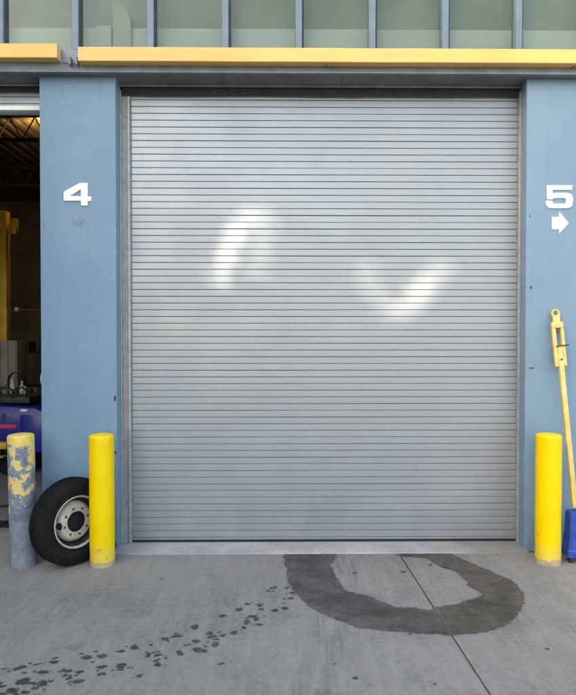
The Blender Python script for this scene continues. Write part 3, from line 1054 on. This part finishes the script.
# ------------------------------------------------------------------ tow bar leaning on pier 5
tow = tag(empty('tow_bar', (2.55, -0.30, 0.0)), 'yellow tow bar with eye and blue foot leaning on the right pier', 'tow bar')
TOP = Vector((2.481, -0.045, 2.162))
BOT = Vector((2.552, -0.285, 0.40))
ax = (TOP - BOT).normalized()
sx = Vector((0, 1, 0)).cross(ax).normalized()           # sideways, mostly +x
sy = ax.cross(sx)
TM = Matrix((sx, sy, ax)).transposed().to_4x4()
TM.translation = TOP
TI = Matrix.Translation(-Vector((2.55, -0.30, 0.0))) @ TM


def towpart(name, build, mat, smooth=True):
    bm = bmesh.new()
    build(bm)
    bmesh.ops.transform(bm, matrix=TI, verts=bm.verts[:])
    return obj(name, bm, mat, tow, smooth=smooth)


def ring(bm):
    prof = []
    for i in range(10):
        a = 2 * math.pi * i / 10
        prof.append((0.0305 + 0.0105 * math.cos(a), 0.013 * math.sin(a)))
    lathe(bm, prof, 30, close=True)
    bmesh.ops.rotate(bm, verts=bm.verts[:], cent=(0, 0, 0), matrix=Matrix.Rotation(math.pi / 2, 3, 'X'))
    prism(bm, [(-0.030, -0.012), (0.030, -0.012), (0.030, 0.012), (-0.030, 0.012)], -0.0795, -0.0794)
    for v in [q for q in bm.verts if q.co.z > -0.07945 and q.co.z < -0.0793]:
        v.co.z = -0.018
        v.co.x *= 1.1


towpart('eye', ring, M['tow'])
towpart('yoke_head', lambda b: box(b, -0.050, 0.056, -0.020, 0.020, -0.135, -0.078, 0.008), M['tow'])
towpart('yoke_cheek', lambda b: box(b, -0.050, -0.016, -0.018, 0.018, -0.485, -0.1352, 0.005), M['tow'])
towpart('yoke_cheek', lambda b: box(b, 0.028, 0.056, -0.018, 0.018, -0.480, -0.1352, 0.005), M['tow'])
towpart('yoke_screw', lambda b: tube(b, [(0.006, 0, -0.1355), (0.006, 0, -0.175)], 0.010, 10), M['rust'])
towpart('yoke_pin', lambda b: tube(b, [(-0.03, -0.024, -0.302), (0.085, -0.024, -0.292)], 0.006, 10), M['rust'])
towpart('pole', lambda b: box(b, -0.0155, 0.0275, -0.021, 0.021, -1.72, -0.300, 0.006), M['tow'])
towpart('yoke_bolt', lambda b: tube(b, [(0.005, -0.030, -0.42), (0.005, 0.0, -0.42)], 0.009, 8), M['rust'])
# blue foot: tapering housing with pressed ribs
FX, FY = 2.562, -0.295


def foot(bm):
    lv = [(0.44, 0.068, 0.055), (0.43, 0.074, 0.060), (0.26, 0.080, 0.066), (0.12, 0.094, 0.074), (0.11, 0.100, 0.078), (0.055, 0.100, 0.078)]
    rings = []
    for z_, w_, d_ in lv:
        rings.append([bm.verts.new((FX - 2.55 + a * w_, FY + 0.30 + b * d_, z_)) for a, b in ((-1, -0.8), (-0.85, -1), (0.85, -1), (1, -0.8), (1, 0.8), (0.85, 1), (-0.85, 1), (-1, 0.8))])
    for j in range(len(rings) - 1):
        for k in range(8):
            bm.faces.new((rings[j][k], rings[j][(k + 1) % 8], rings[j + 1][(k + 1) % 8], rings[j + 1][k]))
    bm.faces.new(rings[0])
    bm.faces.new(rings[-1])


M['foot'] = plain('blue_foot_paint', (0.018, 0.065, 0.42), 0.45, 0.0, 0.35, 14, 0.25)
bm = bmesh.new()
foot(bm)
ft = obj('foot', bm, M['foot'], tow)
for k in range(5):
    u = -0.055 + k * 0.0275
    bm = bmesh.new()
    y0 = FY + 0.30
    tube(bm, [(FX - 2.55 + u * 0.86, y0 - 0.060, 0.425), (FX - 2.55 + u, y0 - 0.066, 0.26), (FX - 2.55 + u * 1.15, y0 - 0.075, 0.13)], 0.0065, 6)
    obj('rib', bm, M['foot'], ft, smooth=True)
for s_ in (-1, 1):
    bm = bmesh.new()
    lathe(bm, [(0.0, -0.016), (0.024, -0.016), (0.028, -0.012), (0.028, 0.012), (0.024, 0.016), (0.0, 0.016)], 24)
    o = obj('caster', M and bm, M['dark'], tow, smooth=True)
    o.rotation_euler = (0, math.pi / 2, 0)
    o.location = (FX - 2.55 + s_ * 0.066, FY + 0.30 - 0.03, 0.0285)

# ------------------------------------------------------------------ inside the open bay
# roof deck: folded ribs
bm = bmesh.new()
x = -11.8
top, botz = [], 0
prev = None
pr = []
while x < 8.8:
    pr += [(x, 0.0), (x + 0.10, 0.0), (x + 0.13, 0.06), (x + 0.20, 0.06)]
    x += 0.23
rows = []
for y in (0.43, 11.99):
    rows.append([bm.verts.new((a, y, 5.86 + b)) for a, b in pr])
for i in range(len(pr) - 1):
    bm.faces.new((rows[0][i], rows[0][i + 1], rows[1][i + 1], rows[1][i]))
struct(obj('ceiling_deck', bm, M['deck']))
for yj in (2.2, 5.2, 8.4):
    j = tag(empty('roof_joist', (-6.0, yj, 5.4)), 'steel roof joist with zigzag bars, %s inside the open bay' % {2.2: 'nearest to the door', 5.2: 'second from the door', 8.4: 'farthest from the door'}[yj], 'joist', 'roof joists in the workshop')
    bxo('chord', M['dark'], j, -5.7, 14.7, -0.04, 0.04, 0.40, 0.452)
    bxo('chord', M['dark'], j, -5.7, 14.7, -0.04, 0.04, 0.0, 0.05)
    bm = bmesh.new()
    for k in range(46):
        xa = -5.6 + k * 0.44
        tube(bm, [(xa, 0, 0.03), (xa + 0.22, 0, 0.42)], 0.014, 6)
        tube(bm, [(xa + 0.22, 0, 0.42), (xa + 0.44, 0, 0.03)], 0.014, 6)
    o = obj('web_bars', bm, M['dark'], j)
# high bay lamp
lamp = tag(empty('high_bay_lamp', (-3.75, 6.0, 5.05)), 'warm high bay lamp under the workshop roof', 'lamp')
bm = bmesh.new()
lathe(bm, [(0.06, 0.30), (0.10, 0.26), (0.14, 0.12), (0.22, 0.0), (0.215, 0.0), (0.13, 0.115), (0.0, 0.14)], 32)
obj('shade', bm, M['guide'], lamp, smooth=True)
t_ = NT('lamp_bulb')
e_ = t_.n.new('ShaderNodeEmission')
e_.inputs['Color'].default_value = (1.0, 0.62, 0.22, 1)
e_.inputs['Strength'].default_value = 2.0
t_.l(e_.outputs[0], t_.out.inputs['Surface'])
bm = bmesh.new()
bmesh.ops.create_uvsphere(bm, u_segments=16, v_segments=10, radius=0.055)
o = obj('bulb', bm, t_.m, lamp, smooth=True)
o.location.z = 0.06
bm = bmesh.new()
tube(bm, [(0, 0, 0.28), (0, 0, 0.8)], 0.012, 8)
obj('stem', bm, M['guide'], lamp)
ld = bpy.data.lights.new('lamp_light', 'POINT')
ld.energy = 11.0
ld.color = (1.0, 0.62, 0.22)
ld.shadow_soft_size = 0.12
lo = link(bpy.data.objects.new('lamp_light', ld), lamp)
lo.location = (-0.62, -0.45, 0.56)

post = tag(empty('yellow_post', (-4.86, 5.1, 0)), 'yellow steel post standing inside the open bay', 'post')
bxo('shaft', M['yellow_post'], post, -0.085, 0.085, -0.085, 0.085, 0.0, 4.15, 0.012)
bxo('bracket', M['yellow_post'], post, 0.13, 0.245, -0.06, 0.06, 3.75, 4.02, 0.01)
bxo('bracket_arm', M['yellow_post'], post, 0.0852, 0.1298, -0.03, 0.03, 3.82, 3.92)
bxo('base_plate', M['yellow_post'], post, -0.17, 0.17, -0.17, 0.17, 0.0, 0.02)

lock = tag(empty('locker', (-4.55, 4.4, 0)), 'beige metal locker in front of the yellow post', 'locker')
bxo('carcass', M['beige'], lock, -0.65, 0.22, 0.0, 0.4, 0.05, 1.90, 0.006)
for k in range(7):
    d_ = bxo('locker_door', M['beige'], lock, -0.645 + k * 0.1228, -0.533 + k * 0.1228, -0.018, -0.001, 0.07, 1.88, 0.004, 1)
    bxo('handle', M['dark'], d_, -0.552 + k * 0.1228, -0.543 + k * 0.1228, -0.03, -0.0185, 1.0, 1.12)
bench = tag(empty('workbench', (-4.75, 3.75, 0)), 'dark workbench in front of the beige locker', 'workbench')
bxo('top', M['dark'], bench, -0.9, 0.95, -0.3, 0.3, 0.93, 0.98, 0.005)
for a in (-0.85, 0.87):
    for b in (-0.27, 0.21):
        bxo('leg', M['dark'], bench, a, a + 0.06, b, b + 0.06, 0.0, 0.929)
cols = [((0.45, 0.42, 0.36), 'pale'), ((0.30, 0.12, 0.05), 'reddish brown'), ((0.12, 0.13, 0.13), 'dark grey'), ((0.5, 0.48, 0.42), 'cream'), ((0.22, 0.2, 0.17), 'brown'), ((0.40, 0.38, 0.36), 'light grey'), ((0.3, 0.2, 0.12), 'tan')]
for k, (c_, nm) in enumerate(cols):
    bm = bmesh.new()
    h_ = (0.30, 0.22, 0.26, 0.34, 0.20, 0.31, 0.24)[k]
    r_ = 0.045
    lathe(bm, [(0, 0), (r_, 0), (r_, h_ * 0.62), (r_ * 0.9, h_ * 0.70), (r_ * 0.35, h_ * 0.82), (r_ * 0.35, h_ * 0.92), (r_ * 0.42, h_ * 0.93), (r_ * 0.42, h_), (0, h_)], 20)
    o = obj('bottle', bm, plain('bottle_plastic_%s' % nm.replace(' ', '_'), c_, 0.45, 0, 0.2, 20), None, smooth=True)
    o.location = (-4.32 + 0.075 * k + random.uniform(-0.02, 0.02), 3.62 + 0.1 * (k % 2), 0.98)
    tag(o, '%s bottle standing on the workbench in the open bay' % nm, 'bottle', 'bottles on the workbench')
for k in range(9):
    c_ = random.choice(((0.20, 0.17, 0.13), (0.08, 0.08, 0.09), (0.33, 0.29, 0.23), (0.12, 0.05, 0.03)))
    w_, h_ = random.uniform(0.05, 0.10), random.uniform(0.10, 0.26)
    x_ = -4.38 + 0.068 * k
    tag(bxo('carton', plain('carton_paper', c_, 0.8, 0, 0.3, 25), None, x_, x_ + w_ * 0.62, 3.80 + 0.02 * (k % 3), 3.88 + 0.02 * (k % 3), 0.981, 0.981 + h_ + 0.06, 0.004, 1),
        '%s small carton from the left behind the bottles on the workbench' % ('first', 'second', 'third', 'fourth', 'fifth', 'sixth', 'seventh', 'eighth', 'ninth')[k], 'carton', 'cartons on the workbench')
hose = tag(empty('hose_reel', (-4.26, 4.25, 1.22)), 'coiled dark hose hanging on the front of the beige locker', 'hose')
bm = bmesh.new()
tube(bm, [(0.13 * math.cos(t) * (1 - 0.0006 * q), -0.02 - 0.0009 * q, 0.17 * math.sin(t)) for q, t in enumerate([R(18 * i) for i in range(70)])], 0.011, 7)
obj('coil', bm, M['rubber'], hose, smooth=True)
bxo('hook', M['guide'], hose, -0.02, 0.02, -0.03, 0.12, 0.15, 0.18)
shelf = tag(empty('shelf', (-4.75, 7.4, 0)), 'dark metal shelf rack at the back of the open bay', 'shelf')
for z_ in (0.2, 0.9, 1.62):
    bxo('board', M['dark'], shelf, -1.6, 0.9, -0.25, 0.25, z_, z_ + 0.03)
for a in (-1.6, 0.86):
    for b in (-0.25, 0.21):
        bxo('upright', M['dark'], shelf, a, a + 0.04, b, b + 0.04, 0, 2.1)
for k, (a, b_, h_) in enumerate(((-0.35, 0.32, 0.26), (0.02, 0.30, 0.20), (0.38, 0.34, 0.30), (-0.95, 0.4, 0.22))):
    tag(bxo('crate', M['dark'], None, -4.75 + a, -4.75 + a + b_, 7.2, 7.55, 1.651, 1.651 + h_, 0.012),
        '%s dark crate on the top board of the shelf rack' % ('first', 'second', 'third', 'fourth')[(1, 2, 3, 0)[k]], 'crate', 'crates on the shelf')
# cable with a pale junction box along the back
cab = tag(empty('cable_run', (-5.0, 6.6, 2.5)), 'thin pale cable with a white junction box crossing the open bay', 'cable')
bm = bmesh.new()
tube(bm, [(-2.5 + 0.2 * i, 0, 0.05 * (2 * (i / 19) - 1) ** 2) for i in range(20)], 0.009, 8)
obj('cable', bm, M['beige'], cab, smooth=True)
bxo('junction_box', M['white'], cab, -0.325, -0.26, -0.03, 0.03, -0.02, 0.055, 0.008)
# blue vehicle, seen from its side
veh = tag(empty('blue_vehicle', (-4.6, 3.0, 0)), 'low blue vehicle with a red stripe parked inside the open bay', 'vehicle')
bm = bmesh.new()
prof = [(-1.5, 0.34), (-1.5, 0.90), (-1.42, 0.98), (-0.3, 1.0), (0.5, 0.995), (1.12, 0.96), (1.28, 0.90), (1.32, 0.80), (1.32, 0.36), (1.28, 0.32)]
a = [bm.verts.new((x_, 0.0, z_)) for x_, z_ in prof]
b = [bm.verts.new((x_, 1.15, z_)) for x_, z_ in prof]
bm.faces.new(a)
bm.faces.new(b[::-1])
for i in range(len(prof)):
    bm.faces.new((a[i], a[(i + 1) % len(prof)], b[(i + 1) % len(prof)], b[i]))
bmesh.ops.recalc_face_normals(bm, faces=bm.faces[:])
bmesh.ops.bevel(bm, geom=bm.edges[:], offset=0.025, segments=3, profile=0.5, affect='EDGES')
body = obj('body', bm, M['navy'], veh, smooth=True)
bxo('stripe', M['red'], body, -1.40, 0.87, -0.006, -0.001, 0.675, 0.725)
bxo('panel', M['navy'], body, 0.93, 1.24, -0.012, -0.001, 0.42, 0.86, 0.008)
bxo('engine_cover', M['dark'], veh, 0.0, 1.0, 0.15, 1.0, 1.001, 1.10, 0.02, 3)
bxo('dashboard', M['dark'], veh, -0.5, -0.15, 0.1, 1.05, 1.001, 1.22, 0.04, 3)
bxo('seat', M['dark'], veh, -1.2, -0.72, 0.2, 0.95, 1.001, 1.12, 0.04, 3)
bxo('seat_back', M['dark'], veh, -1.32, -1.202, 0.2, 0.95, 1.001, 1.48, 0.04, 3)
for k in range(6):
    bxo('vent_slot', M['dark'], body, 0.30 + 0.075 * k, 0.345 + 0.075 * k, -0.004, -0.0005, 0.78, 0.88)
for k in range(4):
    bm = bmesh.new()
    tube(bm, [(0.35 + 0.2 * k, 0.12, 1.10), (0.40 + 0.2 * k, 0.08, 1.20 + 0.03 * (k % 2)), (0.52 + 0.2 * k, 0.10, 1.24), (0.62 + 0.2 * k, 0.14, 1.12)], 0.014, 7)
    obj('hose', bm, M['rubber'], veh, smooth=True)
bxo('lamp', M['white'], veh, 0.93, 1.03, -0.012, 0.05, 0.905, 0.94, 0.008)
bxo('lamp', M['white'], veh, 0.42, 0.52, -0.012, 0.05, 0.905, 0.93, 0.008)
for x_ in (-0.95, 0.80):
    for y_ in (0.02, 1.0):
        bm = bmesh.new()
        lathe(bm, [(0.0, -0.07), (0.13, -0.07), (0.15, -0.09), (0.23, -0.09), (0.265, -0.06), (0.265, 0.06), (0.23, 0.09), (0.15, 0.09), (0.13, 0.07), (0, 0.07)], 36)
        o = obj('wheel', bm, M['tyre'], veh, smooth=True)
        o.rotation_euler = (math.pi / 2, 0, 0)
        o.location = (x_, y_ + 0.06, 0.267)
bxo('bumper', M['yellow_post'], veh, -1.45, 0.80, -0.16, -0.03, 0.40, 0.50, 0.02)
for x_ in (-1.2, 0.05, 0.62):
    bxo('bumper_bracket', M['yellow_post'], veh, x_, x_ + 0.05, -0.10, -0.05, 0.30, 0.395)
bxo('step', M['yellow_post'], veh, -1.3, 0.75, -0.15, -0.04, 0.285, 0.30)
bm = bmesh.new()
pts = [(1.25 + 0.07 * math.cos(t), 0.1, 1.36 + 0.12 * math.sin(t)) for t in [R(70 + 10 * i) for i in range(22)]]
tube(bm, [(1.26, 0.1, 0.93)] + pts[::-1], 0.011, 8)
obj('hoop', bm, M['white'], veh, smooth=True)
# drain and lead on the bay floor
dr = tag(empty('floor_drain', (-4.0, 0.78, 0.0)), 'black slotted drain across the floor of the open bay', 'drain')
bxo('channel', M['drain'], dr, -1.85, 1.30, -0.11, 0.11, 0.0015, 0.006)
for k in range(40):
    bxo('grate_bar', M['drain'], dr, -1.83 + k * 0.078, -1.765 + k * 0.078, -0.10, 0.10, 0.0065, 0.014)
bm = bmesh.new()
tube(bm, [(-5.2, 2.1, 0.016), (-4.4, 1.75, 0.016), (-3.6, 1.40, 0.016), (-3.2, 1.42, 0.016), (-2.9, 1.55, 0.016), (-2.5, 1.9, 0.016)], 0.013, 8)
tag(obj('power_lead', bm, M['rubber'], None, smooth=True), 'black lead lying on the floor of the open bay', 'lead')

# ------------------------------------------------------------------ grit swept against the piers
bm = bmesh.new()
rg = random.Random(11)
for k in range(420):
    u = rg.random()
    if u < 0.45:
        x_, y_ = rg.uniform(-2.2, -1.4), -rg.expovariate(5.0) - 0.02
    elif u < 0.75:
        x_, y_ = rg.uniform(2.15, 2.8), -rg.expovariate(5.0) - 0.02
    else:
        x_, y_ = rg.uniform(-2.4, 2.6), -abs(rg.gauss(0, 1.3)) - 0.11
    r_ = rg.choice((0.0022, 0.003, 0.0038, 0.006))
    mtx = Matrix.Translation((x_, y_, r_ * 0.45)) @ Matrix.Rotation(rg.uniform(0, 6), 4, 'Z') @ Matrix.Diagonal((1, rg.uniform(0.6, 1), 0.6, 1))
    bmesh.ops.create_icosphere(bm, subdivisions=1, radius=r_, matrix=mtx)
gr = obj('grit', bm, plain('grit_stone', (0.20, 0.18, 0.15), 0.9, 0, 0.5, 60))
gr['kind'] = 'stuff'
gr['label'] = 'loose grit on the concrete at the foot of the piers'
gr['category'] = 'grit'

# ------------------------------------------------------------------ unseen screen added left of the yard to keep the sun off
# the bays and throw two light patches on the door through shaped holes
SX = -10.0


def to_sun_screen(x, z):
    s = (x - SX) / -SUN.x
    return 0.2 + SUN.y * s, z + SUN.z * s


def stroke(x, z, pts, w):
    """pts: (x, z, level); soft brightness around a polyline"""
    best = 0.0
    for (ax_, az, al), (bx2, bz, bl) in zip(pts, pts[1:]):
        dx, dz = bx2 - ax_, bz - az
        q = max(0, min(1, ((x - ax_) * dx + (z - az) * dz) / (dx * dx + dz * dz)))
        d = math.hypot(x - ax_ - q * dx, z - az - q * dz) / w
        best = max(best, (al + (bl - al) * q) * math.exp(-d ** 4))
    return best


def level(x, z):
    a = stroke(x, z, [(-0.60, 2.45, 0.5), (-0.55, 2.70, 1.0), (-0.43, 2.98, 1.0), (-0.31, 3.10, 0.6)], 0.074)
    a = max(a, stroke(x, z, [(-0.24, 2.56, 0.22), (-0.19, 2.85, 0.34), (-0.17, 3.10, 0.36)], 0.095))
    b = stroke(x, z, [(1.10, 2.18, 0.6), (1.24, 2.32, 1.0), (1.36, 2.47, 1.0), (1.53, 2.63, 0.5)], 0.080)
    b = max(b, stroke(x, z, [(0.78, 2.60, 0.30), (0.84, 2.40, 0.27), (1.02, 2.20, 0.30)], 0.11))
    return max(a, b)


y_a, _ = to_sun_screen(-0.95, 0)
y_b, _ = to_sun_screen(1.95, 0)
ya, yb = min(y_a, y_b), max(y_a, y_b)
za, zb = to_sun_screen(-0.95, 1.9)[1], to_sun_screen(1.95, 3.45)[1]
cell = 0.021
ny, nz = int((yb - ya) / cell), int((zb - za) / cell)
yb, zb = ya + ny * cell, za + nz * cell
BAYER = [[0, 8, 2, 10], [12, 4, 14, 6], [3, 11, 1, 9], [15, 7, 13, 5]]
V = [(SX, ya + i * cell, za + j * cell) for j in range(nz + 1) for i in range(ny + 1)]
Fc = []
LEV = 1.0
for j in range(nz):
    for i in range(ny):
        cy, cz = ya + (i + 0.5) * cell, za + (j + 0.5) * cell
        s = (cy - 0.2) / SUN.y
        x, z = SX + -SUN.x * s, cz - SUN.z * s
        if level(x, z) * LEV > (BAYER[j % 4][i % 4] + 0.5) / 16:
            continue
        k = j * (ny + 1) + i
        Fc.append((k, k + 1, k + ny + 2, k + ny + 1))
sw = tag(empty('added_sun_screen', (SX, -10, 0)), 'unseen grey screen added left of the yard, pierced to throw light patches on the door', 'wall')
me = bpy.data.meshes.new('sun_gobo_panel')
me.from_pydata(V, [], Fc)
M['screen'] = plain('added_screen_grey', (0.42, 0.42, 0.41), 0.8, 0, 0.1, 1)
me.materials.append(M['screen'])
o = link(bpy.data.objects.new('sun_gobo_panel', me), sw)
o.location = (-SX, 10, 0)
H = 12.2
for y0_, y1_, z0_, z1_ in ((-26, -12.0, 0, 8.5), (-12.0, ya, 0, H), (yb, 0.02, 0, H), (ya, yb, 0, za), (ya, yb, zb, H)):
    bxo('sun_screen_panel', M['screen'], sw, -0.12, 0.0, y0_ + 10, y1_ + 10, z0_, z1_)
